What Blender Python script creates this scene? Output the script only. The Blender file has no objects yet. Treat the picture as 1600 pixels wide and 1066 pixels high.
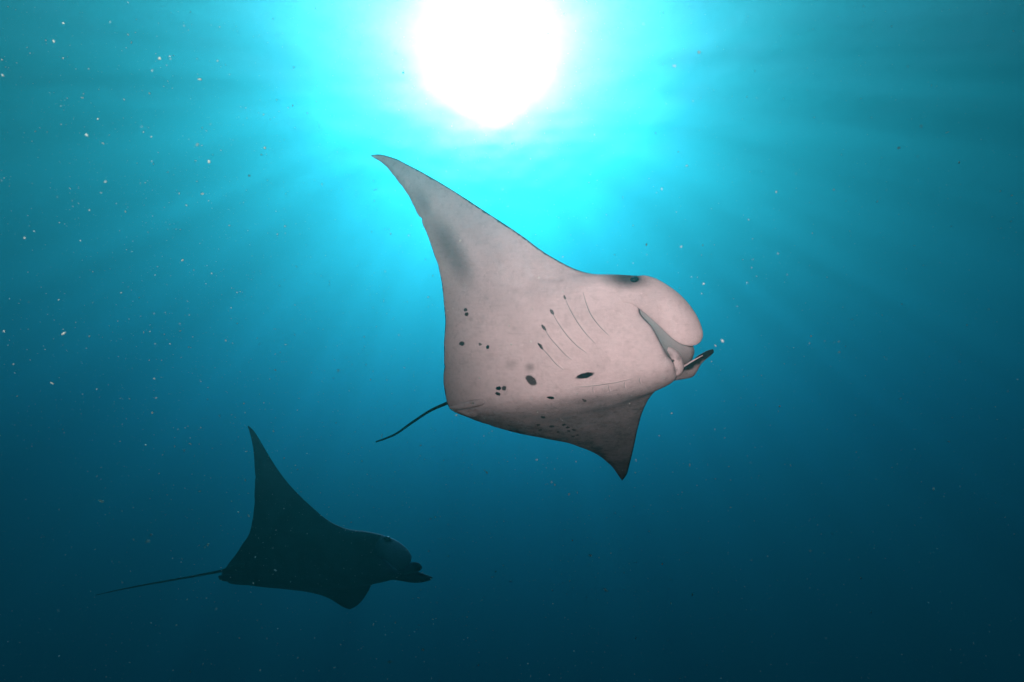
import bpy, bmesh, math, random
import numpy as np
from mathutils import Vector, Matrix
from mathutils.bvhtree import BVHTree

scene = bpy.context.scene
R = math.radians
rng = np.random.default_rng(7)
random.seed(7)

# ------------------------------------------------------------------ camera
PITCH = R(17.0)                      # the diver looks up towards the sun
FPX = 900.0                          # focal length in pixels of the 1600 px wide frame
DEPTH = 19.0                         # metres of water above the camera
cam = bpy.data.objects.new('camera', bpy.data.cameras.new('camera'))
scene.collection.objects.link(cam)
cam.rotation_euler = (math.pi / 2 + PITCH, 0, 0)
cam.data.sensor_width = 36.0
cam.data.lens = 36.0 * FPX / 1600.0
cam.data.clip_start = 0.02
cam.data.clip_end = 2000
cam.data.dof.use_dof = True
cam.data.dof.focus_distance = 3.6
cam.data.dof.aperture_fstop = 2.8
scene.camera = cam
CX = np.array([1.0, 0, 0]); CF = np.array([0, math.cos(PITCH), math.sin(PITCH)]); CU = np.array([0, -math.sin(PITCH), math.cos(PITCH)])

# ------------------------------------------------------------------ sky, sun, exposure
SUN_EL, SUN_AZ = R(41.9), R(-2.9)    # azimuth from +Y towards +X
SUN_DIR = Vector((math.sin(SUN_AZ) * math.cos(SUN_EL), math.cos(SUN_AZ) * math.cos(SUN_EL), math.sin(SUN_EL)))
world = bpy.data.worlds.new('World'); scene.world = world; world.use_nodes = True
wn = world.node_tree.nodes; wl = world.node_tree.links
sky = wn.new('ShaderNodeTexSky'); sky.sky_type = 'NISHITA'; sky.sun_disc = False
sky.air_density = 0.12; sky.dust_density = 0.0; sky.ozone_density = 1.0; sky.altitude = 0
sky.sun_elevation = SUN_EL; sky.sun_rotation = SUN_AZ
bg = wn['Background']; bg.inputs['Strength'].default_value = 0.05
wl.new(sky.outputs['Color'], bg.inputs['Color'])
sun_data = bpy.data.lights.new('sun', 'SUN'); sun_data.energy = 5.0; sun_data.angle = R(2.0); sun_data.color = (1.0, 0.99, 0.97)
sun = bpy.data.objects.new('sun', sun_data); scene.collection.objects.link(sun)
sun.rotation_euler = (-SUN_DIR).to_track_quat('-Z', 'Y').to_euler()

scene.view_settings.view_transform = 'Standard'; scene.view_settings.look = 'None'
scene.view_settings.exposure = 2.13; scene.view_settings.gamma = 1.0
scene.view_settings.use_curve_mapping = False
cy = scene.cycles
cy.use_denoising = True
try: cy.denoiser = 'OPENIMAGEDENOISE'
except Exception: pass
cy.max_bounces = 6; cy.diffuse_bounces = 2; cy.glossy_bounces = 2; cy.transparent_max_bounces = 12; cy.volume_bounces = 0
cy.sample_clamp_indirect = 4.0

def P(px, py, d):
    """point seen at (px, py) of the 1600x1066 frame, d metres in front of the diver"""
    return d * ((px - 800.0) / FPX * CX + CF - (py - 533.0) / FPX * CU)

# the diver's strobe: a small flash head held high beside the camera, aimed at the near ray
st_data = bpy.data.lights.new('strobe', 'SPOT'); st_data.energy = 168.0; st_data.color = (1.0, 0.69, 0.635)
st_data.shadow_soft_size = 0.06; st_data.spot_size = R(47); st_data.spot_blend = 1.0
strobe = bpy.data.objects.new('strobe', st_data); scene.collection.objects.link(strobe)
strobe.location = Vector(-0.12 * CX + 0.07 * CU - 0.15 * CF)
st2 = bpy.data.lights.new('strobe', 'SPOT'); st2.energy = 170.0; st2.color = (1.0, 0.85, 0.78)
st2.shadow_soft_size = 0.06; st2.spot_size = R(64); st2.spot_blend = 0.9
strobe2 = bpy.data.objects.new('strobe', st2); scene.collection.objects.link(strobe2)
strobe2.location = Vector(-0.7 * CX + 0.25 * CU - 0.1 * CF)       # its twin on the other arm, turned outwards
strobe2.rotation_euler = (Vector(P(190, 260, 3.0)) - strobe2.location).to_track_quat('-Z', 'Y').to_euler()
strobe.rotation_euler = (Vector(P(935, 425, 3.3)) - strobe.location).to_track_quat('-Z', 'Y').to_euler()

# ------------------------------------------------------------------ helpers
def link(o, parent=None):
    scene.collection.objects.link(o)
    if parent: o.parent = parent
    return o

def mesh_obj(name, verts, faces, mat, parent=None, smooth=True):
    me = bpy.data.meshes.new(name)
    me.from_pydata([tuple(v) for v in verts], [], faces)
    me.validate(); me.update()
    if smooth: me.polygons.foreach_set('use_smooth', [True] * len(me.polygons))
    o = bpy.data.objects.new(name, me)
    if mat: me.materials.append(mat)
    return link(o, parent)

def new_mat(name):
    m = bpy.data.materials.new(name); m.use_nodes = True
    m.node_tree.nodes.clear()
    out = m.node_tree.nodes.new('ShaderNodeOutputMaterial')
    return m, m.node_tree.nodes, m.node_tree.links, out

def pchip(x, y, xi):
    x = np.asarray(x, float); y = np.asarray(y, float); xi = np.asarray(xi, float)
    if y.ndim == 1: y = y[:, None]; flat = True
    else: flat = False
    h = np.diff(x)[:, None]; dl = np.diff(y, axis=0) / h
    m = np.zeros_like(y)
    w1 = 2 * h[1:] + h[:-1]; w2 = h[1:] + 2 * h[:-1]
    with np.errstate(divide='ignore', invalid='ignore'):
        mm = (w1 + w2) / (w1 / dl[:-1] + w2 / dl[1:])
    m[1:-1] = np.where(dl[:-1] * dl[1:] > 0, mm, 0); m[0] = dl[0]; m[-1] = dl[-1]
    k = np.clip(np.searchsorted(x, xi) - 1, 0, len(x) - 2)
    hh = h[k]; t = ((xi - x[k])[:, None]) / hh
    r = (y[k] * (2 * t**3 - 3 * t**2 + 1) + hh * m[k] * (t**3 - 2 * t**2 + t) + y[k + 1] * (-2 * t**3 + 3 * t**2) + hh * m[k + 1] * (t**3 - t**2))
    return r[:, 0] if flat else r

def crom(x, y, xi):
    """Catmull-Rom through (x, y): smoother outlines than pchip"""
    x = np.asarray(x, float); y = np.asarray(y, float)
    m = np.zeros_like(y); d = np.diff(y, axis=0) / np.diff(x)[:, None]
    h = np.diff(x)[:, None]
    m[1:-1] = (d[:-1] * h[1:] + d[1:] * h[:-1]) / (h[1:] + h[:-1]); m[0] = d[0]; m[-1] = d[-1]
    k = np.clip(np.searchsorted(x, xi) - 1, 0, len(x) - 2); hh = h[k]; t = ((xi - x[k])[:, None]) / hh
    return (y[k] * (2 * t**3 - 3 * t**2 + 1) + hh * m[k] * (t**3 - 2 * t**2 + t) + y[k + 1] * (-2 * t**3 + 3 * t**2) + hh * m[k + 1] * (t**3 - t**2))

def unit(v): return v / np.maximum(np.linalg.norm(v, axis=-1, keepdims=True), 1e-9)

# ------------------------------------------------------------------ water surface and water body
def build_surface():
    n = 500; X0, X1, Y0, Y1 = -65, 65, -15, 115
    xs = np.linspace(X0, X1, n); ys = np.linspace(Y0, Y1, n)
    gx, gy = np.meshgrid(xs, ys)
    z = np.zeros_like(gx)
    r = np.random.default_rng(3)
    for i in range(26):
        lam = 1.0 * (4.0 / 1.0) ** r.random(); a = r.uniform(0, 2 * math.pi); k = 2 * math.pi / lam
        slope = 0.007 * (lam / 3) ** 0.15
        z += slope / k * np.sin(k * (gx * math.cos(a) + gy * math.sin(a)) + r.uniform(0, 6.28))
    f = np.clip(np.minimum(np.minimum(gx - X0, X1 - gx), np.minimum(gy - Y0, Y1 - gy)) / 6, 0, 1)
    z = z * f + DEPTH + 0.6
    v = np.stack([gx, gy, z], -1).reshape(-1, 3)
    idx = np.arange(n * n).reshape(n, n)
    q = np.stack([idx[:-1, :-1], idx[:-1, 1:], idx[1:, 1:], idx[1:, :-1]], -1).reshape(-1, 4).tolist()
    vl = v.tolist()
    # calm outer skirt, reaching out to the horizon
    B = 600; zz = DEPTH + 0.6; o = len(vl)
    vl += [(-B, -B, zz), (B, -B, zz), (B, B, zz), (-B, B, zz), (X0, Y0, zz), (X1, Y0, zz), (X1, Y1, zz), (X0, Y1, zz)]
    for a in range(4):
        b = (a + 1) % 4; q.append((o + a, o + b, o + 4 + b, o + 4 + a))
    m, N, L, out = new_mat('water_surface')
    # seen from below: clear inside Snell's window, mirror-like outside it, softened by the finest ripples
    lw = N.new('ShaderNodeLayerWeight'); lw.inputs['Blend'].default_value = 0.5
    ramp = N.new('ShaderNodeMapRange'); ramp.interpolation_type = 'SMOOTHSTEP'
    ramp.inputs['From Min'].default_value = 0.18; ramp.inputs['From Max'].default_value = 0.52
    ramp.inputs['To Min'].default_value = 0.0; ramp.inputs['To Max'].default_value = 1.0
    L.new(lw.outputs['Facing'], ramp.inputs['Value'])
    tr = N.new('ShaderNodeBsdfTransparent'); gl = N.new('ShaderNodeBsdfGlossy')
    # noise mask on the transparent tint, added to break the sunlight into shafts
    tcs = N.new('ShaderNodeTexCoord'); nzs = N.new('ShaderNodeTexNoise'); nzs.inputs['Scale'].default_value = 0.6
    nzs.inputs['Detail'].default_value = 3.0; nzs.inputs['Roughness'].default_value = 0.55
    L.new(tcs.outputs['Object'], nzs.inputs['Vector'])
    shaft_mask = N.new('ShaderNodeMapRange'); shaft_mask.inputs['From Min'].default_value = 0.36; shaft_mask.inputs['From Max'].default_value = 0.64
    shaft_mask.inputs['To Min'].default_value = 0.5; shaft_mask.inputs['To Max'].default_value = 1.0; shaft_mask.interpolation_type = 'SMOOTHSTEP'
    L.new(nzs.outputs['Fac'], shaft_mask.inputs['Value']); L.new(shaft_mask.outputs['Result'], tr.inputs['Color'])
    gl.inputs['Roughness'].default_value = 0.2; gl.inputs['Color'].default_value = (0.9, 0.9, 0.9, 1)
    mx = N.new('ShaderNodeMixShader')
    L.new(ramp.outputs['Result'], mx.inputs['Fac']); L.new(tr.outputs[0], mx.inputs[1]); L.new(gl.outputs[0], mx.inputs[2])
    # wavelets too fine to model spread the sun itself into a patch of glare
    rf = N.new('ShaderNodeBsdfRefraction'); rf.distribution = 'GGX'; rf.inputs['IOR'].default_value = 1.06; rf.inputs['Roughness'].default_value = 1.0
    rw = N.new('ShaderNodeBsdfRefraction'); rw.distribution = 'GGX'; rw.inputs['IOR'].default_value = 1.15; rw.inputs['Roughness'].default_value = 1.0
    mw_ = N.new('ShaderNodeMixShader'); mw_.inputs['Fac'].default_value = 0.6
    L.new(rf.outputs[0], mw_.inputs[1]); L.new(rw.outputs[0], mw_.inputs[2])
    mg = N.new('ShaderNodeMixShader'); mg.inputs['Fac'].default_value = 0.13
    L.new(tr.outputs[0], mg.inputs[1]); L.new(mw_.outputs[0], mg.inputs[2]); L.new(mg.outputs[0], mx.inputs[1])
    L.new(mx.outputs[0], out.inputs['Surface'])
    o = mesh_obj('water_surface', vl, q, m)
    o['kind'] = 'structure'
    return o
build_surface()

def build_haze():
    m, N, L, out = new_mat('sea_water')
    def lobe(ss, ab, g):
        d = 1.05 * max(a + b for a, b in zip(ss, ab)) / 0.9
        pv = N.new('ShaderNodeVolumePrincipled')
        col = [s / d for s in ss]
        ac = [max(0.0, 1 - (a / d) / max(1e-6, 1 - c)) ** 2 for a, c in zip(ab, col)]
        pv.inputs['Color'].default_value = (*col, 1); pv.inputs['Absorption Color'].default_value = (*ac, 1)
        pv.inputs['Density'].default_value = d; pv.inputs['Anisotropy'].default_value = g
        pv.inputs['Density Attribute'].default_value = ''
        return pv
    pv = lobe((0.0020, 0.0188, 0.0166), (0.0780, 0.0330, 0.0214), 0.745)
    L.new(pv.outputs[0], out.inputs['Volume'])
    H = 260; z0, z1 = -80, DEPTH
    v = [(x, y, z) for z in (z0, z1) for x, y in ((-H, -H), (H, -H), (H, H), (-H, H))]
    f = [(3, 2, 1, 0), (4, 5, 6, 7), (0, 1, 5, 4), (1, 2, 6, 5), (2, 3, 7, 6), (3, 0, 4, 7)]
    o = mesh_obj('haze', v, f, m, smooth=False)
    o['kind'] = 'stuff'; o['label'] = 'teal to navy sea water filling the whole view'; o['category'] = 'water'
build_haze()

# ------------------------------------------------------------------ ray skin
def skin(name, belly, rim, back, spots=(), soft_spots=(), rough=0.5, mottle=0.25):
    """belly colour on attribute side=1, back colour on side=0, a dark rim where edge is small;
    spots are pigment patches (x, y, rx, ry, angle, strength) in the belly's own drawing coordinates"""
    m, N, L, out = new_mat(name)
    bs = N.new('ShaderNodeBsdfPrincipled'); L.new(bs.outputs[0], out.inputs['Surface'])
    bs.inputs['Roughness'].default_value = rough
    bs.inputs['IOR'].default_value = 1.06      # wet skin seen in water hardly reflects
    def attr(n):
        a = N.new('ShaderNodeAttribute'); a.attribute_name = n; return a
    side = attr('side'); edge = attr('edge'); des = attr('design'); mouth = attr('mouth'); dusk = attr('dusk')
    tc = N.new('ShaderNodeTexCoord')
    def noise(scale, detail=4.0, rough_=0.55, vec=None):
        n = N.new('ShaderNodeTexNoise'); n.inputs['Scale'].default_value = scale
        n.inputs['Detail'].default_value = detail; n.inputs['Roughness'].default_value = rough_
        L.new(vec or tc.outputs['Object'], n.inputs['Vector']); return n
    def maprange(src, a, b, c, d, smooth=True):
        r = N.new('ShaderNodeMapRange')
        if smooth: r.interpolation_type = 'SMOOTHSTEP'
        for k, v in zip(('From Min', 'From Max', 'To Min', 'To Max'), (a, b, c, d)): r.inputs[k].default_value = v
        L.new(src, r.inputs['Value']); return r.outputs['Result']
    def mix(fac, a, b):
        r = N.new('ShaderNodeMix'); r.data_type = 'RGBA'
        if isinstance(fac, float): r.inputs[0].default_value = fac
        else: L.new(fac, r.inputs[0])
        for s, v in ((6, a), (7, b)):
            if isinstance(v, tuple): r.inputs[s].default_value = (*v, 1)
            else: L.new(v, r.inputs[s])
        return r.outputs[2]
    def math_(op, a, b):
        r = N.new('ShaderNodeMath'); r.operation = op
        for k, v in ((0, a), (1, b)):
            if isinstance(v, (int, float)): r.inputs[k].default_value = v
            else: L.new(v, r.inputs[k])
        return r.outputs[0]
    n1 = noise(5.0); n2 = noise(38.0, 5.0, 0.65); n3 = noise(160.0, 3.0)
    dark = tuple(c * (1 - mottle) for c in belly)
    base = mix(maprange(n1.outputs['Fac'], 0.35, 0.68, 0, 1), belly, dark)
    base = mix(math_('MULTIPLY', maprange(n2.outputs['Fac'], 0.48, 0.72, 0, 1), 0.45), base, tuple(c * 0.72 for c in belly))
    base = mix(math_('MULTIPLY', maprange(n3.outputs['Fac'], 0.6, 0.78, 0, 1), 0.45), base, tuple(min(1, c * 1.25) for c in belly))
    # grey clouding and scattered pale flecks and scuffs
    n4 = noise(11.0, 6.0, 0.7)
    base = mix(math_('MULTIPLY', maprange(n4.outputs['Fac'], 0.5, 0.72, 0, 1), 0.38), base, tuple(c * 0.55 for c in belly))
    vo = N.new('ShaderNodeTexVoronoi'); vo.inputs['Scale'].default_value = 34.0; vo.inputs['Randomness'].default_value = 1.0
    L.new(tc.outputs['Object'], vo.inputs['Vector'])
    fl = math_('MULTIPLY', maprange(vo.outputs['Distance'], 0.06, 0.16, 1, 0), maprange(n4.outputs['Fac'], 0.45, 0.6, 0, 0.8))
    base = mix(fl, base, tuple(min(1, c * 1.35) for c in belly))
    # fine fibrous streaks running along the wings
    mpf = N.new('ShaderNodeMapping'); mpf.inputs['Rotation'].default_value = (0, 0, R(14)); mpf.inputs['Scale'].default_value = (0.03, 0.42, 1)
    L.new(des.outputs['Vector'], mpf.inputs['Vector'])
    n5 = noise(1.0, 5.0, 0.7, mpf.outputs[0])
    base = mix(math_('MULTIPLY', maprange(n5.outputs['Fac'], 0.5, 0.78, 0, 1), 0.4), base, tuple(c * 0.62 for c in belly))
    base = mix(math_('MULTIPLY', maprange(n5.outputs['Fac'], 0.46, 0.25, 0, 1), 0.3), base, tuple(min(1, c * 1.2) for c in belly))
    # pigment
    wob = N.new('ShaderNodeVectorMath'); wob.operation = 'MULTIPLY_ADD'
    wn_ = noise(0.3, 4.0, 0.7, des.outputs['Vector'])
    wob.inputs[1].default_value = (5.0, 5.0, 0)
    L.new(wn_.outputs['Color'], wob.inputs[0])
    sh = N.new('ShaderNodeVectorMath'); sh.operation = 'SUBTRACT'; sh.inputs[1].default_value = (2.5, 2.5, 0)
    L.new(des.outputs['Vector'], sh.inputs[0]); L.new(sh.outputs[0], wob.inputs[2])
    acc = None
    for lst, lo, hi in ((spots, 1.12, 0.72), (soft_spots, 1.25, 0.1)):
        for (x, y, rx, ry, an, stg) in lst:
            mp = N.new('ShaderNodeMapping'); mp.vector_type = 'TEXTURE'
            mp.inputs['Location'].default_value = (x, y, 0); mp.inputs['Rotation'].default_value = (0, 0, R(an)); mp.inputs['Scale'].default_value = (rx, ry, 1)
            L.new(wob.outputs[0], mp.inputs['Vector'])
            ln = N.new('ShaderNodeVectorMath'); ln.operation = 'LENGTH'; L.new(mp.outputs[0], ln.inputs[0])
            v = math_('MULTIPLY', maprange(ln.outputs['Value'], hi, lo, 1.0, 0.0), min(1.0, stg * 1.06))
            acc = v if acc is None else math_('MAXIMUM', acc, v)
    if acc is not None:
        base = mix(acc, base, (0.006, 0.006, 0.008))
    # duskier pigment towards the wing margins, with shade painted onto the near ray's lower wing and belly, then the dark rim and the black back
    dk = math_('MULTIPLY', dusk.outputs['Fac'], maprange(n4.outputs['Fac'], 0.3, 0.7, 1.15, 0.75, False))
    base = mix(dk, base, rim)
    base = mix(math_('MULTIPLY', fl, 0.45), base, belly)
    base = mix(math_('MULTIPLY', math_('MULTIPLY', dusk.outputs['Fac'], maprange(n2.outputs['Fac'], 0.5, 0.72, 0, 1)), 0.5), base, tuple(c * 0.25 for c in rim))
    er = math_('ADD', edge.outputs['Fac'], maprange(n2.outputs['Fac'], 0.3, 0.7, -0.008, 0.008, False))
    base = mix(maprange(er, 0.002, 0.02, 1, 0), base, back)
    base = mix(mouth.outputs['Fac'], base, (0.25, 0.285, 0.275))
    base = mix(side.outputs['Fac'], back, base)
    L.new(base, bs.inputs['Base Color'])
    bump = N.new('ShaderNodeBump'); bump.inputs['Strength'].default_value = 0.6; bump.inputs['Distance'].default_value = 0.006
    L.new(n2.outputs['Fac'], bump.inputs['Height']); L.new(bump.outputs[0], bs.inputs['Normal'])
    return m

def set_attr(me, name, vals, vec=False):
    a = me.attributes.new(name, 'FLOAT_VECTOR' if vec else 'FLOAT', 'POINT')
    a.data.foreach_set('vector' if vec else 'value', np.asarray(vals, np.float32).ravel())

# ------------------------------------------------------------------ the disc: body and both wings in one skin
def build_body(root, mat, st, NS=170, NC=72, NM=8):
    """st: rows from the far wing tip to the near wing tip:
    TEx TEy LEx LEy depthTE depthLE belly back  dLEx dLEy dLEdepth mouth dusk"""
    A = np.array(st, float)
    mid = 0.5 * (A[:, 0:2] + A[:, 2:4])
    s = np.concatenate([[0], np.cumsum(np.linalg.norm(np.diff(mid, axis=0), axis=1) + 6 + 80 * abs(np.diff(0.5 * (A[:, 4] + A[:, 5]))))]); s /= s[-1]
    u = 0.5 - 0.5 * np.cos(np.linspace(0, math.pi, NS)); u = 0.5 * u + 0.5 * np.linspace(0, 1, NS)
    B = crom(s, A, u); Bp = pchip(s, A, u)
    B[:, 6:] = Bp[:, 6:]
    rj = np.random.default_rng(int(A[0, 0]))          # slightly ragged trailing edge with a few nicks
    jit = np.convolve(rj.normal(0, 1, NS + 4), [.1, .25, .3, .25, .1], 'valid') * 0.9
    chord = np.linalg.norm(B[:, 2:4] - B[:, 0:2], axis=1)
    nick = sum(2.2 * np.exp(-((u - q) / 0.004) ** 2) for q in (0.27, 0.41, 0.79))
    B[:, 0:2] += ((jit + nick) * np.clip(chord / 60, 0, 1))[:, None] * unit(B[:, 2:4] - B[:, 0:2])
    c = 0.5 - 0.5 * np.cos(np.linspace(0, math.pi, NC)); c = 0.6 * c + 0.4 * np.linspace(0, 1, NC)
    TE = np.array([P(b[0], b[1], b[4]) for b in B]); LE = np.array([P(b[2], b[3], b[5]) for b in B])
    LD = np.array([P(b[2] + b[8], b[3] + b[9], b[5] + b[10]) for b in B])
    mid3 = TE[:, None] * (1 - c)[None, :, None] + LE[:, None] * c[None, :, None]
    ds = np.gradient(mid3, axis=0); dc = np.gradient(mid3, axis=1)
    n = unit(np.cross(ds, dc))
    n[0] = n[2]; n[1] = n[2]; n[-1] = n[-3]; n[-2] = n[-3]
    if np.sum(n * mid3) < 0: n = -n                  # away from the viewer = towards the back
    k = np.ones(9) / 9
    for _ in range(2):                                # even out the normals across the span
        pad = np.pad(n, ((4, 4), (0, 0), (0, 0)), mode='edge')
        n = unit(sum(pad[i:i + NS] for i in range(9)))
    f = c ** 0.75 * (1 - c) ** 0.5; f = f / f.max()
    fb = np.clip(f * 1.0, 0, None)
    tb = B[:, 6][:, None] * fb[None]; td = B[:, 7][:, None] * f[None]
    uu = u[:, None]; cc_ = c[None]
    relief = (np.sin(uu * 46 + 5 * np.sin(cc_ * 4)) * np.sin(cc_ * 17 + uu * 9) + 0.6 * np.sin(uu * 83 + cc_ * 24 + 1.3)) * 0.0022 * np.sin(math.pi * cc_) * np.clip(B[:, 6][:, None] / 0.04, 0.15, 1)
    belly = mid3 - n * (tb + relief)[..., None]        # faint muscle relief under the skin
    ext = (c ** 5)[None, :, None] * (LD - LE)[:, None, :]
    dors = mid3 + ext + n * td[..., None]
    # mouth: from the lower lip inwards and round to the upper lip
    tm = np.linspace(0, 1, NM + 2)[1:-1]
    inward = unit(TE - LE)
    mth = LE[:, None] * (1 - tm)[None, :, None] + LD[:, None] * tm[None, :, None] + inward[:, None] * (np.sin(math.pi * tm)[None, :, None] * 0.07 * B[:, 11][:, None, None])
    ring = np.concatenate([belly, mth, dors[:, ::-1]], axis=1)
    K = ring.shape[1]
    verts = ring.reshape(-1, 3)
    faces = []
    for i in range(NS - 1):
        for j in range(K):
            j2 = (j + 1) % K
            faces.append((i * K + j, i * K + j2, (i + 1) * K + j2, (i + 1) * K + j))
    le = np.linalg.norm(mid3 - LE[:, None], axis=-1)
    te = np.linalg.norm(mid3 - TE[:, None], axis=-1) * 6.0 + 0.04
    mw = np.clip(B[:, 11], 0, 1)[:, None]
    e_b = np.minimum(le + 0.2 * mw, te)
    up = mw * np.clip((c[::-1] - 0.72) / 0.12, 0, 1)[None]      # the upper lip stays pale on its inner side
    side = np.concatenate([np.ones_like(le), np.tile(mw, (1, NM)), up], 1)
    edge = np.concatenate([e_b, np.full((NS, NM), 0.2), np.where(up > 0, 0.2, -1.0)], 1)
    mouth = np.concatenate([np.zeros_like(le), np.tile(np.sin(math.pi * np.clip(tm * 1.2, 0, .5 + .5 * tm)) ** 0.3, (NS, 1)) * mw, up], 1)
    cc = np.concatenate([c, np.ones(NM), c[::-1]])
    dusk = np.clip(B[:, 12][:, None] + 0.34 * np.clip(1 - cc / 0.28, 0, 1)[None] ** 1.3, 0, 0.95)
    w = verts
    d = w @ CF
    des = np.stack([800 + FPX * (w @ CX) / d, 533 - FPX * (w @ CU) / d, np.zeros(len(w))], 1)
    o = mesh_obj('body', verts, faces, mat, root)
    me = o.data
    for nm, v in (('side', side), ('edge', edge), ('mouth', mouth), ('dusk', dusk)): set_attr(me, nm, v.ravel())
    set_attr(me, 'design', des, True)
    bm = bmesh.new(); bm.from_mesh(me)
    bmesh.ops.remove_doubles(bm, verts=bm.verts, dist=0.0004)
    bmesh.ops.recalc_face_normals(bm, faces=bm.faces)
    for fc in bm.faces: fc.smooth = True
    bm.to_mesh(me); bm.free()
    return o

def plain_attrs(me, side=1.0, edge=0.2, mouth=0.0, dusk=0.0):
    n = len(me.vertices)
    co = np.zeros(n * 3); me.vertices.foreach_get('co', co); co = co.reshape(-1, 3); d = co @ CF
    for nm, v in (('side', side), ('edge', edge), ('mouth', mouth), ('dusk', dusk)):
        set_attr(me, nm, np.broadcast_to(np.asarray(v, float), (n,)))
    set_attr(me, 'design', np.stack([800 + FPX * (co @ CX) / d, 533 - FPX * (co @ CU) / d, np.zeros(n)], 1), True)

def build_fin(name, root, mat, rows, thick, bulge=0.02, NS=40, NC=22, dark_back=True, rim=0.012, dusk=0.0, root_dusk=0.0):
    """a fleshy paddle lofted between two edges: rows of ax ay adepth bx by bdepth from root to tip"""
    A = np.array(rows, float)
    m = np.array([0.5 * (P(*r[0:3]) + P(*r[3:6])) for r in A])
    s = np.concatenate([[0], np.cumsum(np.linalg.norm(np.diff(m, axis=0), axis=1))]); s /= s[-1]
    u = np.sin(np.linspace(0, math.pi / 2, NS))
    B = crom(s, A, u)
    a = np.array([P(*r[0:3]) for r in B]); b = np.array([P(*r[3:6]) for r in B])
    c = 0.5 - 0.5 * np.cos(np.linspace(0, math.pi, NC))
    g = a[:, None] * (1 - c)[None, :, None] + b[:, None] * c[None, :, None]
    n = unit(np.cross(np.gradient(g, axis=0), np.gradient(g, axis=1)))
    n[-1] = n[-3]; n[-2] = n[-3]; n[0] = n[1]
    if np.sum(n * g) < 0: n = -n
    prof = np.sqrt(np.clip(1 - (2 * c - 1) ** 2, 0, 1))
    tip = np.clip((1 - u) / 0.12, 0, 1) ** 0.5
    h = thick * prof[None] * (0.25 + 0.75 * tip[:, None]) * (0.3 + 0.7 * np.clip(u / 0.4, 0, 1)[:, None])
    arch = bulge * (1 - (2 * c - 1) ** 2)[None] * (np.clip(u / 0.5, 0, 1) ** 1.5 * np.clip((1 - u) / 0.3, 0, 1) ** 0.7)[:, None]
    front = g - n * (h + arch)[..., None]; back = g + n * (h - arch)[..., None]
    ring = np.concatenate([front, back[:, ::-1][:, 1:-1]], 1); K = ring.shape[1]
    faces = [(i * K + j, i * K + (j + 1) % K, (i + 1) * K + (j + 1) % K, (i + 1) * K + j) for i in range(NS - 1) for j in range(K)]
    faces.append(tuple((NS - 1) * K + j for j in range(K)))
    o = mesh_obj(name, ring.reshape(-1, 3), faces, mat, root)
    W = np.linalg.norm(a - b, axis=1)[:, None]
    ea = c[None] * W; 
    edge = np.concatenate([ea + (0.042 - rim - 0.01), np.full((NS, K - NC), 0.2)], 1)
    cb = c[::-1][1:-1]; bk = np.clip((cb - 0.55) / 0.2, 0, 1)
    side = np.concatenate([np.ones((NS, NC)), np.tile(bk if dark_back else np.ones_like(bk), (NS, 1))], 1)
    if not dark_back: edge[:] = 0.2
    dk = dusk + root_dusk * np.clip(1 - u / 0.55, 0, 1) ** 0.8
    plain_attrs(o.data, side.ravel(), edge.ravel(), 0.0, np.repeat(np.clip(dk, 0, 1), K))
    bm = bmesh.new(); bm.from_mesh(o.data)
    bmesh.ops.recalc_face_normals(bm, faces=bm.faces); bm.to_mesh(o.data); bm.free()
    return o

def build_tube(name, root, mat, pts, radii, n=64, k=10, side=0.0):
    A = np.array([P(*p) for p in pts]); s = np.linspace(0, 1, len(A)); u = np.linspace(0, 1, n)
    c = crom(s, A, u); r = np.interp(u, s, radii)
    t = unit(np.gradient(c, axis=0)); ref = np.array([0.1, -1.0, 0.2])
    x = unit(np.cross(t, ref)); y = np.cross(t, x)
    a = np.linspace(0, 2 * math.pi, k, endpoint=False)
    v = c[:, None] + r[:, None, None] * (np.cos(a)[None, :, None] * x[:, None] + np.sin(a)[None, :, None] * y[:, None])
    f = [(i * k + j, i * k + (j + 1) % k, (i + 1) * k + (j + 1) % k, (i + 1) * k + j) for i in range(n - 1) for j in range(k)]
    f += [tuple(range(k))[::-1], tuple((n - 1) * k + j for j in range(k))]
    o = mesh_obj(name, v.reshape(-1, 3), f, mat, root)
    plain_attrs(o.data, side, -1.0 if side == 0 else 0.2)
    return o

def on_skin(bvh, px, py, lift=0.0):
    """the point of the body's skin found along the line of sight of a drawing coordinate"""
    d = Vector(P(px, py, 1.0)).normalized()
    loc, nor, i, dist = bvh.ray_cast(Vector((0, 0, 0)), d)
    if loc is None: return None, None
    if nor.dot(d) > 0: nor = -nor
    return loc + nor * lift, nor

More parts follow.
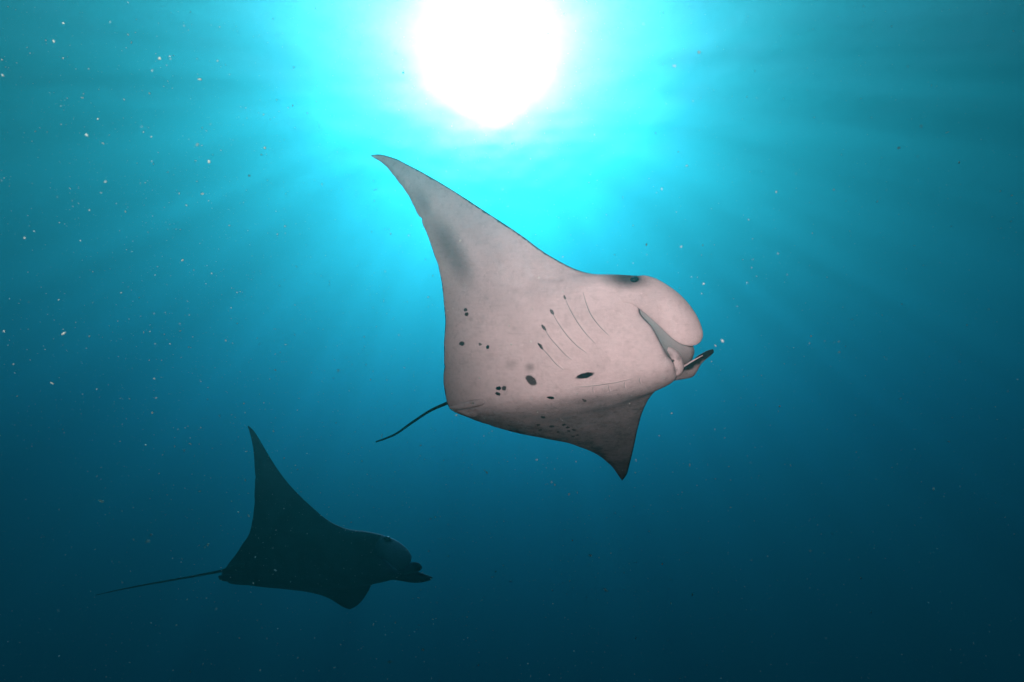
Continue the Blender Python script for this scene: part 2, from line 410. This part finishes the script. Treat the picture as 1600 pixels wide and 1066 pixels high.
def build_slit(root, bvh, mat, pts, w=0.0068, n=26, name='gill_slit'):
    """a gill slit: a thin overlapping fold with a raised lip, lying in the belly skin"""
    A = np.array(pts, float); s = np.concatenate([[0], np.cumsum(np.linalg.norm(np.diff(A, axis=0), axis=1))]); s /= s[-1]
    Q = crom(s, A, np.linspace(0, 1, n)); V = []; F = []
    rows = []
    for i, q in enumerate(Q):
        l, nr = on_skin(bvh, *q)
        if l is not None: rows.append((np.array(l), np.array(nr), i / (n - 1)))
    c = np.array([r[0] for r in rows]); t = unit(np.gradient(c, axis=0))
    for (l, nr, u), tt in zip(rows, t):
        x = unit(np.cross(tt, nr)); k = math.sin(math.pi * min(1, max(0, 0.04 + 0.92 * u))) ** 0.6
        #   gentle rise on one side, a lip, then a steep drop back into the skin
        for (dx, dz) in ((-4.5, -0.3), (-2.0, 0.1), (-0.55, 0.6), (-0.25, 0.6), (0.35, 0.2), (0.5, -0.3)):
            V.append(l + x * dx * w * k + nr * dz * w * k)
    m = len(rows)
    for i in range(m - 1):
        for j in range(5): F.append((i * 6 + j, i * 6 + j + 1, (i + 1) * 6 + j + 1, (i + 1) * 6 + j))
    o = mesh_obj(name, V, F, mat, root)
    plain_attrs(o.data, mouth=np.tile([0, 0, .0, .9, .9, .4], m))
    return o

def build_eye(root, mat, px, py, d, r):
    bm = bmesh.new(); bmesh.ops.create_uvsphere(bm, u_segments=20, v_segments=14, radius=r)
    me = bpy.data.meshes.new('eye'); bm.to_mesh(me); bm.free()
    me.polygons.foreach_set('use_smooth', [True] * len(me.polygons)); me.materials.append(mat)
    o = link(bpy.data.objects.new('eye', me), root); o.location = Vector(P(px, py, d)); o.scale = (1.25, 1.0, 0.85)
    return o

def body_bvh(o):
    dg = bpy.context.evaluated_depsgraph_get(); return BVHTree.FromObject(o, dg)

def ray_root(label, loc):
    e = bpy.data.objects.new('manta_ray', None); e.empty_display_size = 0.3
    scene.collection.objects.link(e)
    e['label'] = label; e['category'] = 'manta ray'; e['group'] = 'manta rays gliding through open water'
    return e

mm, N, L, out = new_mat('eye_black')
b_ = N.new('ShaderNodeBsdfPrincipled'); b_.inputs['Base Color'].default_value = (0.006, 0.008, 0.008, 1); b_.inputs['Roughness'].default_value = 0.12
nz = N.new('ShaderNodeTexNoise'); nz.inputs['Scale'].default_value = 60; mr = N.new('ShaderNodeMapRange')
mr.inputs['To Min'].default_value = 0.1; mr.inputs['To Max'].default_value = 0.2
L.new(nz.outputs['Fac'], mr.inputs['Value']); L.new(mr.outputs['Result'], b_.inputs['Roughness']); L.new(b_.outputs[0], out.inputs['Surface'])
MAT_EYE = mm

# ------------------------------------------------------------------ the near ray, belly towards the diver
AX = np.array([0.981, -0.193]); UPN = np.array([-0.193, -0.981])
def depth1(x, y, curve=1.0):
    v = np.array([x - 702.0, y - 630.0]); a = v @ AX; p = v @ UPN / 265.0
    if p >= 0: dz = -0.16 * p + 0.14 * p * p
    else: dz = -0.16 * p + 1.75 * p * p + 0.25 * abs(p)
    return 3.42 + dz - 0.42 * (a - 190.0) / 265.0

def near_ray():
    spots = [(727.5, 484, 3, 2.8, 0, .85), (729, 491, 3.8, 3, -20, .9), (721.5, 537.1, 5, 3.6, -10, .9), (750, 538, 2.8, 2.2, 0, .75), (762, 542.7, 2.8, 3.2, 0, .95),
             (779, 607, 4.4, 3.5, 0, .95), (787.7, 607, 4, 3.8, 0, .85), (778, 615.5, 4.8, 2.8, 20, .92), (830, 594.5, 11, 6.5, 42, .85), (860.5, 621.6, 6.5, 2.6, 5, .95),
             (914, 587, 15.5, 4.5, -14, .93), (848.6, 652, 4, 1.8, 0, .9), (862, 666.7, 4.5, 1.9, -8, .85), (881, 664, 4, 1.9, -5, .9), (887.1, 668, 3.6, 1.6, -5, .9),
             (872, 675, 2.4, 1.5, 0, .8), (844, 672, 3.4, 1.6, 0, .8), (888.6, 674, 3.4, 1.6, 0, .8), (896.5, 672, 4, 1.5, 0, .8), (895, 682, 3, 1.6, 0, .8), (902.6, 680, 3, 1.5, 0, .8),
             (913, 626, 4.5, 2.4, 35, .8), (841, 664, 3, 1.6, 0, .8), (882.3, 464.5, 4.2, 1.7, 65, .75), (862.5, 487.5, 5.6, 2.4, 58, .8), (849.5, 512, 6.5, 2.2, 56, .85), (844.5, 541, 7, 2.2, 52, .9),
             (1051.5, 564, 2.4, 2.4, 0, .8)]
    soft = [(706, 392, 82, 24, 60, .55), (662, 318, 40, 13, 62, .35), (980, 436, 44, 19, 4, .85), (992, 436, 20, 13, 0, 1.0), (828, 574, 9, 8, 0, .4), (798, 570, 12, 9, 0, .22),
            (760, 460, 60, 30, 20, .12), (1046, 556, 9, 6, 40, .4), (1060, 560, 6, 4, 60, .45), (1056, 578, 5, 4, 60, .35), (915, 626, 60, 10, -4, .3)]
    mat = skin('near_ray_skin', (0.70, 0.565, 0.55), (0.065, 0.064, 0.06), (0.016, 0.022, 0.022), spots, soft, rough=0.48, mottle=0.10)
    #  TE            LE           belly  back   d_upper_lip     mouth dusk
    T = [((972, 751), (973, 750), .003, .003, 0, 0, 0, 0, .85),
         ((966, 743), (979, 742), .005, .005, 0, 0, 0, 0, .85),
         ((958, 731), (984, 725), .007, .008, 0, 0, 0, 0, .85),
         ((944, 718), (990, 700), .010, .012, 0, 0, 0, 0, .7),
         ((920, 704), (997, 668), .014, .018, 0, 0, 0, 0, .8),
         ((889, 693), (1005, 641), .022, .028, 0, 0, 0, 0, .74),
         ((850, 685), (1018, 617), .035, .045, 0, 0, 0, 0, .68),
         ((800, 675), (1036, 601), .055, .075, 0, 0, 0, 0, .68),  # lower wing and belly rows: dusk also paints in their shade
         ((762, 664), (1052, 594), .075, .11, 6, -4, .05, .1, .6),
         ((731, 652), (1058, 586), .095, .13, 12, -8, .10, .7, .5),
         ((706, 641), (1055, 577), .11, .15, 26, -14, .05, .45, .24),
         ((699, 630), (1051, 567), .115, .16, 34, -16, .05, .5, 0),
         ((695, 610), (1042, 555), .115, .16, 40, -16, .05, .75, 0),
         ((693, 588), (1033, 537), .11, .155, 36, -12, .05, 1, 0),
         ((693, 565), (1019, 511), .10, .15, 28, -10, .045, 1, 0),
         ((694, 542), (1000, 488), .095, .145, 16, -8, .035, .9, 0),
         ((695, 520), (1006, 458), .09, .14, 0, 0, .03, .1, 0),
         ((695.5, 500), (1007, 434), .085, .13, 0, 0, 0, 0, 0),
         ((694.5, 480), (978, 430), .07, .11, 0, 0, 0, 0, 0),
         ((692, 455), (920, 427.2), .052, .075, 0, 0, 0, 0, 0),
         ((686, 422), (861, 401), .038, .05, 0, 0, 0, 0, 0),
         ((677, 392), (812, 366), .028, .036, 0, 0, 0, 0, .02),
         ((664, 358), (762, 333), .02, .025, 0, 0, 0, 0, .06),
         ((648, 325), (715, 302), .015, .018, 0, 0, 0, 0, .12),
         ((631, 295), (677, 279), .011, .013, 0, 0, 0, 0, .18),
         ((612, 270), (642, 260), .008, .009, 0, 0, 0, 0, .25),
         ((595, 253), (612, 246), .006, .006, 0, 0, 0, 0, .35),
         ((585, 247.2), (592, 241.5), .004, .004, 0, 0, 0, 0, .42),
         ((580, 244), (581, 242.5), .003, .003, 0, 0, 0, 0, .45)]
    rows = [(*t, *l, depth1(*t), depth1(*l), b, k, dx, dy, dd, mo, du) for (t, l, b, k, dx, dy, dd, mo, du) in T]
    root = ray_root('large manta ray showing its pale pinkish belly with black spots, under the sun', None)
    body = build_body(root, mat, rows)
    bvh = body_bvh(body)
    # tail
    build_tube('tail', root, mat, [(745, 612, 3.68), (715, 622, 3.72), (700, 629.5, 3.76), (672, 642, 3.82), (643, 661, 3.9), (617, 679, 3.97), (588, 690.5, 4.05)],
               [.03, .02, .011, .009, .0085, .0075, .006])
    # cephalic fin on the near side: a broad pale paddle in front of the mouth
    d0 = depth1(1000, 455)
    def sk(x, y, e=0.006):                            # distance of the cheek skin, so that the root grows out of it
        l, nr = on_skin(bvh, x, y); return float(np.dot(np.array(l), CF)) + e if l is not None else d0
    rows = [(955, 443, sk(955, 443), 952, 468, sk(952, 468)), (975, 440, sk(975, 440, .003), 970, 472, sk(970, 472, .003)), (1002, 430.5, sk(998, 438, -.002), 989, 476, sk(989, 476, -.012)), (1021, 434, d0 - .028, 1006, 488, d0 - .055),
            (1042, 445, d0 - .05, 1021, 501, d0 - .085), (1061, 459, d0 - .07, 1034, 513, d0 - .11), (1077, 476, d0 - .09, 1046, 525, d0 - .13), (1089, 494, d0 - .11, 1056, 533, d0 - .145),
            (1095, 508, d0 - .12, 1065, 538, d0 - .15), (1098, 519, d0 - .13, 1073, 540, d0 - .15), (1097.5, 528, d0 - .13, 1081, 540.5, d0 - .145), (1094.5, 534, d0 - .13, 1088, 539, d0 - .14)]
    build_fin('cephalic_fin', root, mat, rows, .011, .034, rim=0.010)
    # cephalic fin on the far side, seen along its dark outer face
    d1 = depth1(1060, 588) + .05
    rows = [(1040, 578, d1, 1040, 598, d1 + .05), (1054, 577, d1, 1058, 594, d1 + .05), (1066, 572, d1 - .02, 1072, 591.5, d1 + .03), (1076, 567, d1 - .04, 1083, 588, d1 + .01),
            (1083, 563, d1 - .06, 1089, 578, d1 - .01), (1090, 557, d1 - .08, 1094, 568, d1 - .04), (1099, 551.5, d1 - .1, 1102, 561, d1 - .07), (1108, 547.5, d1 - .12, 1110, 555.5, d1 - .1), (1114.5, 546, d1 - .13, 1115.5, 550.5, d1 - .12)]
    build_fin('cephalic_fin', root, mat, rows, .016, .012, rim=0.05, dusk=.6)['label'] = 'dark far head fin seen edge on'
    build_tube('fin_edge', root, mat, [(1048, 587, d1 - .02), (1058, 579, d1 - .035), (1070, 571.5, d1 - .06), (1084, 563, d1 - .09), (1098, 555.5, d1 - .12)], [.003, .005, .0055, .004, .002], n=24, k=8, side=1.0)['label'] = 'pale rolled edge of the far head fin'
    dm = depth1(1050, 566) + .03
    rows = [(1045, 542, dm + .02, 1042, 547, dm + .015), (1058, 549, dm, 1047, 557, dm - .02), (1066, 562, dm, 1052, 566, dm - .025), (1068, 574, dm + .01, 1055, 577, dm - .02), (1063, 586, dm + .02, 1057, 587, dm)]
    build_fin('mouth_fold', root, mat, rows, .008, .014, NS=24, NC=16, dark_back=False, dusk=.05)['label'] = 'whitish fold of skin in the mouth corner'
    # pelvic fins either side of the tail root
    def dp(x, y): return depth1(x, y) - .085
    rows = [(782, 619, dp(782, 619) + .03, 782, 627, dp(782, 627) + .03), (762, 620.5, dp(762, 620), 762, 632, dp(762, 632)), (742, 624, dp(742, 624), 744, 636, dp(744, 636)), (722, 629, dp(722, 629), 724, 639.5, dp(724, 639)),
            (709, 632.5, dp(709, 632), 710, 640, dp(710, 640)), (702, 635, dp(702, 635), 703, 639, dp(703, 639))]
    build_fin('pelvic_fin', root, mat, rows, .012, .012, dark_back=False, dusk=.38)
    rows = [(780, 622, dp(780, 622) + .06, 775, 628, dp(775, 628) + .06), (762, 628, dp(762, 628) + .03, 764, 639, dp(764, 639) + .03), (742, 635, dp(742, 635) + .03, 750, 647, dp(750, 647) + .03), (724, 640, dp(724, 640) + .03, 738, 652, dp(738, 652) + .02), (713, 642, dp(713, 642) + .03, 722, 647, dp(722, 647) + .02)]
    build_fin('pelvic_fin', root, mat, rows, .008, .006, dark_back=False, dusk=.52)
    build_eye(root, MAT_EYE, 992, 438, depth1(992, 438) - .035, .022)
    for pts in ([(911, 456), (916, 474), (923, 491), (937, 510), (952, 525)], [(882, 464), (891, 484), (902, 503), (916, 522), (931, 538)], [(861, 485), (873, 506), (886, 524), (901, 540), (917, 552)],
                [(848, 509), (859, 527), (872, 542), (884, 555), (894, 563)], [(843, 537), (849, 546), (857, 555), (868, 568), (880, 578)]):
        build_slit(root, bvh, mat, pts)
    build_slit(root, bvh, mat, [(898, 605), (920, 603.5), (941, 601), (966, 597), (991, 591)], w=.006)
    for x, y in ((927, 604), (952, 601), (976, 597), (1000, 590)):
        build_slit(root, bvh, mat, [(x, y), (x - 1, y + 5), (x + 2, y + 11)], w=.004)
    return root
NEAR = near_ray()

# ------------------------------------------------------------------ the far ray, dark against deeper water
def depth2(x, y):
    a = (x - 480.0) / 145.0; p = (895.0 - y) / 145.0
    dz = (-0.10 * p + 0.10 * p * p) if p >= 0 else (-0.1 * p + 5.0 * p * p + 0.5 * abs(p))
    return 7.0 + dz - 0.30 * a

def far_ray():
    soft = [(604, 842, 9, 5, 20, .95), (470, 870, 120, 40, 0, .2)]
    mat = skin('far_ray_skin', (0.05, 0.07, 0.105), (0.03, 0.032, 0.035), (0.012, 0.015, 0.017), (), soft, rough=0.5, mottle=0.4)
    pale = skin('far_ray_cheek_skin', (0.42, 0.48, 0.56), (0.05, 0.07, 0.105), (0.014, 0.017, 0.019), (), [(606, 843, 10, 5, 15, .95)], rough=0.5, mottle=0.2)
    T = [((545, 952), (548, 951.5), .004, .004, 0, 0, 0, 0, .7),
         ((539, 950), (556, 947.5), .007, .007, 0, 0, 0, 0, .7),
         ((530, 945), (566, 938), .012, .013, 0, 0, 0, 0, .65),
         ((518, 938), (575, 925), .018, .02, 0, 0, 0, 0, .6),
         ((500, 930), (582, 913), .028, .035, 0, 0, 0, 0, .5),
         ((470, 923.5), (594, 907.5), .045, .06, 0, 0, 0, 0, .4),
         ((436, 919.5), (610, 904.5), .065, .085, 0, 0, 0, 0, .3),
         ((395, 915), (622, 901), .09, .12, 0, 0, .04, .1, .2),
         ((362, 908), (625, 896), .11, .15, 6, -2, .10, .8, .1),
         ((347, 900), (620, 891), .12, .16, 10, -2, .13, 1, 0),
         ((350, 891), (609, 880), .115, .155, 10, -3, .12, 1, 0),
         ((359, 879), (597, 869), .105, .145, 6, -4, .08, .8, 0),
         ((369, 866), (601, 853), .095, .135, 0, 0, .02, .1, 0),
         ((379, 851), (603, 839), .085, .12, 0, 0, 0, 0, 0),
         ((387, 838), (575, 831.5), .07, .10, 0, 0, 0, 0, 0),
         ((392, 824), (545, 827.5), .055, .075, 0, 0, 0, 0, 0),
         ((395.5, 806), (517, 816), .042, .055, 0, 0, 0, 0, 0),
         ((397.5, 784), (483, 788.5), .032, .04, 0, 0, 0, 0, .03),
         ((398.5, 757), (453, 758.5), .024, .03, 0, 0, 0, 0, .06),
         ((398, 731), (432, 731), .018, .022, 0, 0, 0, 0, .1),
         ((396.5, 708), (416.5, 706), .013, .015, 0, 0, 0, 0, .15),
         ((393, 688), (404.5, 685.5), .009, .01, 0, 0, 0, 0, .2),
         ((389.5, 674), (395.5, 672), .006, .006, 0, 0, 0, 0, .3),
         ((387, 667), (388.5, 665.5), .004, .004, 0, 0, 0, 0, .3)]
    rows = [(*t, *l, depth2(*t), depth2(*l), b, k, dx, dy, dd, mo, du) for (t, l, b, k, dx, dy, dd, mo, du) in T]
    root = ray_root('smaller dark manta ray in shadow, gliding below and behind the pale one', None)
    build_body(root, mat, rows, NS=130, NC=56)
    build_tube('tail', root, mat, [(385, 884, 7.15), (360, 889, 7.2), (345, 892.5, 7.25), (300, 901, 7.35), (240, 911.5, 7.5), (190, 921, 7.65), (150, 930, 7.8)],
               [.05, .035, .018, .013, .011, .008, .004])
    d0 = depth2(600, 852)
    rows = [(574, 836, d0 + .10, 576, 866, d0 + .08), (590, 836, d0 + .03, 588, 866, d0 - .02), (606, 839, d0 - .05, 598, 872, d0 - .10), (620, 845, d0 - .1, 607, 879, d0 - .15), (631, 853, d0 - .14, 614, 885, d0 - .18),
            (639, 862, d0 - .16, 621, 890, d0 - .2), (643, 871, d0 - .18, 628, 889, d0 - .2), (642, 878, d0 - .18, 635, 884.5, d0 - .19)]
    f = build_fin('cephalic_fin', root, pale, rows, .03, .03, rim=.012, root_dusk=1.3); f['label'] = 'paler bluish grey head fin and cheek'
    d1 = depth2(625, 898) + .05
    rows = [(604, 884, d1 + .05, 600, 907, d1 + .05), (618, 889, d1, 618, 906.5, d1 + .02), (630, 889, d1 - .03, 632, 908.5, d1), (641, 890, d1 - .06, 646, 910.5, d1 - .04), (652, 893, d1 - .1, 658, 910, d1 - .08),
            (661, 897, d1 - .13, 667, 908, d1 - .12), (669, 900, d1 - .15, 673, 906, d1 - .14), (674, 901.5, d1 - .16, 675.5, 904, d1 - .16)]
    build_fin('cephalic_fin', root, mat, rows, .03, .02, rim=.02, dusk=.3)
    rows = [(620, 890, d1 - .02, 622, 899, d1 - .02), (630, 885.5, d1 - .08, 634, 897, d1 - .06), (640, 880, d1 - .13, 643, 895, d1 - .1), (648, 878.5, d1 - .16, 650, 894, d1 - .14), (655, 881, d1 - .18, 655, 892.5, d1 - .17), (659, 885.5, d1 - .2, 658.5, 889.5, d1 - .19)]
    build_fin('rolled_fin_tip', root, mat, rows, .025, .015, rim=.01, dusk=.2)
    for rows in ([(385, 897, 7.06, 387, 908, 7.06), (366, 897, 7.08, 368, 909, 7.08), (350, 898, 7.12, 352, 908.5, 7.12), (341, 900, 7.15, 343, 906, 7.15)],
                 [(398, 905, 7.1, 400, 914, 7.1), (380, 905, 7.12, 384, 914.5, 7.12), (364, 905, 7.15, 370, 913.5, 7.15), (355, 907, 7.17, 358, 911.5, 7.17)]):
        build_fin('pelvic_fin', root, mat, rows, .014, .006, NS=20, NC=14, dark_back=False, dusk=.4)
    build_eye(root, MAT_EYE, 605, 841.5, d0 - .10, .03)
    return root
FAR = far_ray()

# ------------------------------------------------------------------ plankton and marine snow drifting in the water
def build_snow():
    r = np.random.default_rng(21)
    ico = bmesh.new(); bmesh.ops.create_icosphere(ico, subdivisions=1, radius=1.0)
    bv = np.array([v.co[:] for v in ico.verts]); bf = np.array([[v.index for v in f.verts] for f in ico.faces]); ico.free()
    n = 80000
    c = np.stack([r.uniform(-6, 6, n), r.uniform(0.5, 8.0, n), r.uniform(-2.5, 5.5, n)], 1)
    # patchy: thicker on one side of the water column
    keep = r.random(n) < 0.45 + 0.55 * (0.5 + 0.5 * np.sin(c[:, 0] * 0.9 + c[:, 2] * 0.7 + 2.2) ) * (c[:, 0] < 1.2) - 0.1 * (c[:, 0] >= 1.2)
    c = c[keep]; n = len(c)
    size = 0.00125 * np.exp(r.normal(0, 0.55, n)) * (1 + 0.9 * (r.random(n) < 0.05))
    dist = np.linalg.norm(c, axis=1); size = np.minimum(size, 0.0021 * dist); far = dist > 1.2; c = c[far]; size = size[far]; n = len(c)
    q = r.normal(size=(n, 4)); q /= np.linalg.norm(q, axis=1, keepdims=True)
    w, x, y, z = q.T
    Rm = np.stack([1 - 2 * (y * y + z * z), 2 * (x * y - z * w), 2 * (x * z + y * w), 2 * (x * y + z * w), 1 - 2 * (x * x + z * z), 2 * (y * z - x * w), 2 * (x * z - y * w), 2 * (y * z + x * w), 1 - 2 * (x * x + y * y)], 1).reshape(-1, 3, 3)
    st = r.uniform(0.5, 1.0, (n, 3)); st[:, 0] *= r.uniform(1.0, 2.4, n)
    v = bv[None] * (1 + r.uniform(-0.25, 0.25, (n, len(bv), 1))) * st[:, None]
    v = np.einsum('nij,nkj->nki', Rm, v) * size[:, None, None] + c[:, None]
    f = bf[None] + (np.arange(n) * len(bv))[:, None, None]
    me = bpy.data.meshes.new('marine_snow')
    V = v.reshape(-1, 3); F = f.reshape(-1, 3)
    me.vertices.add(len(V)); me.vertices.foreach_set('co', V.ravel())
    me.loops.add(F.size); me.loops.foreach_set('vertex_index', F.ravel().astype(np.int32))
    me.polygons.add(len(F)); me.polygons.foreach_set('loop_start', np.arange(0, F.size, 3, dtype=np.int32)); me.polygons.foreach_set('loop_total', np.full(len(F), 3, np.int32))
    me.update(); me.validate()
    me.polygons.foreach_set('use_smooth', [True] * len(me.polygons))
    m, N, L, out = new_mat('marine_snow')
    nz = N.new('ShaderNodeTexNoise'); nz.inputs['Scale'].default_value = 3.0
    cr = N.new('ShaderNodeValToRGB'); cr.color_ramp.elements[0].color = (0.45, 0.5, 0.42, 1); cr.color_ramp.elements[1].color = (0.8, 0.82, 0.8, 1)
    L.new(nz.outputs['Fac'], cr.inputs[0])
    df = N.new('ShaderNodeBsdfDiffuse'); tl = N.new('ShaderNodeBsdfTranslucent'); mx = N.new('ShaderNodeMixShader'); mx.inputs[0].default_value = 0.75
    L.new(cr.outputs[0], df.inputs[0]); L.new(cr.outputs[0], tl.inputs[0]); L.new(df.outputs[0], mx.inputs[1]); L.new(tl.outputs[0], mx.inputs[2]); L.new(mx.outputs[0], out.inputs['Surface'])
    me.materials.append(m)
    o = link(bpy.data.objects.new('marine_snow', me)); o['kind'] = 'stuff'
    o['label'] = 'pale specks of plankton drifting all through the water'; o['category'] = 'plankton'
build_snow()
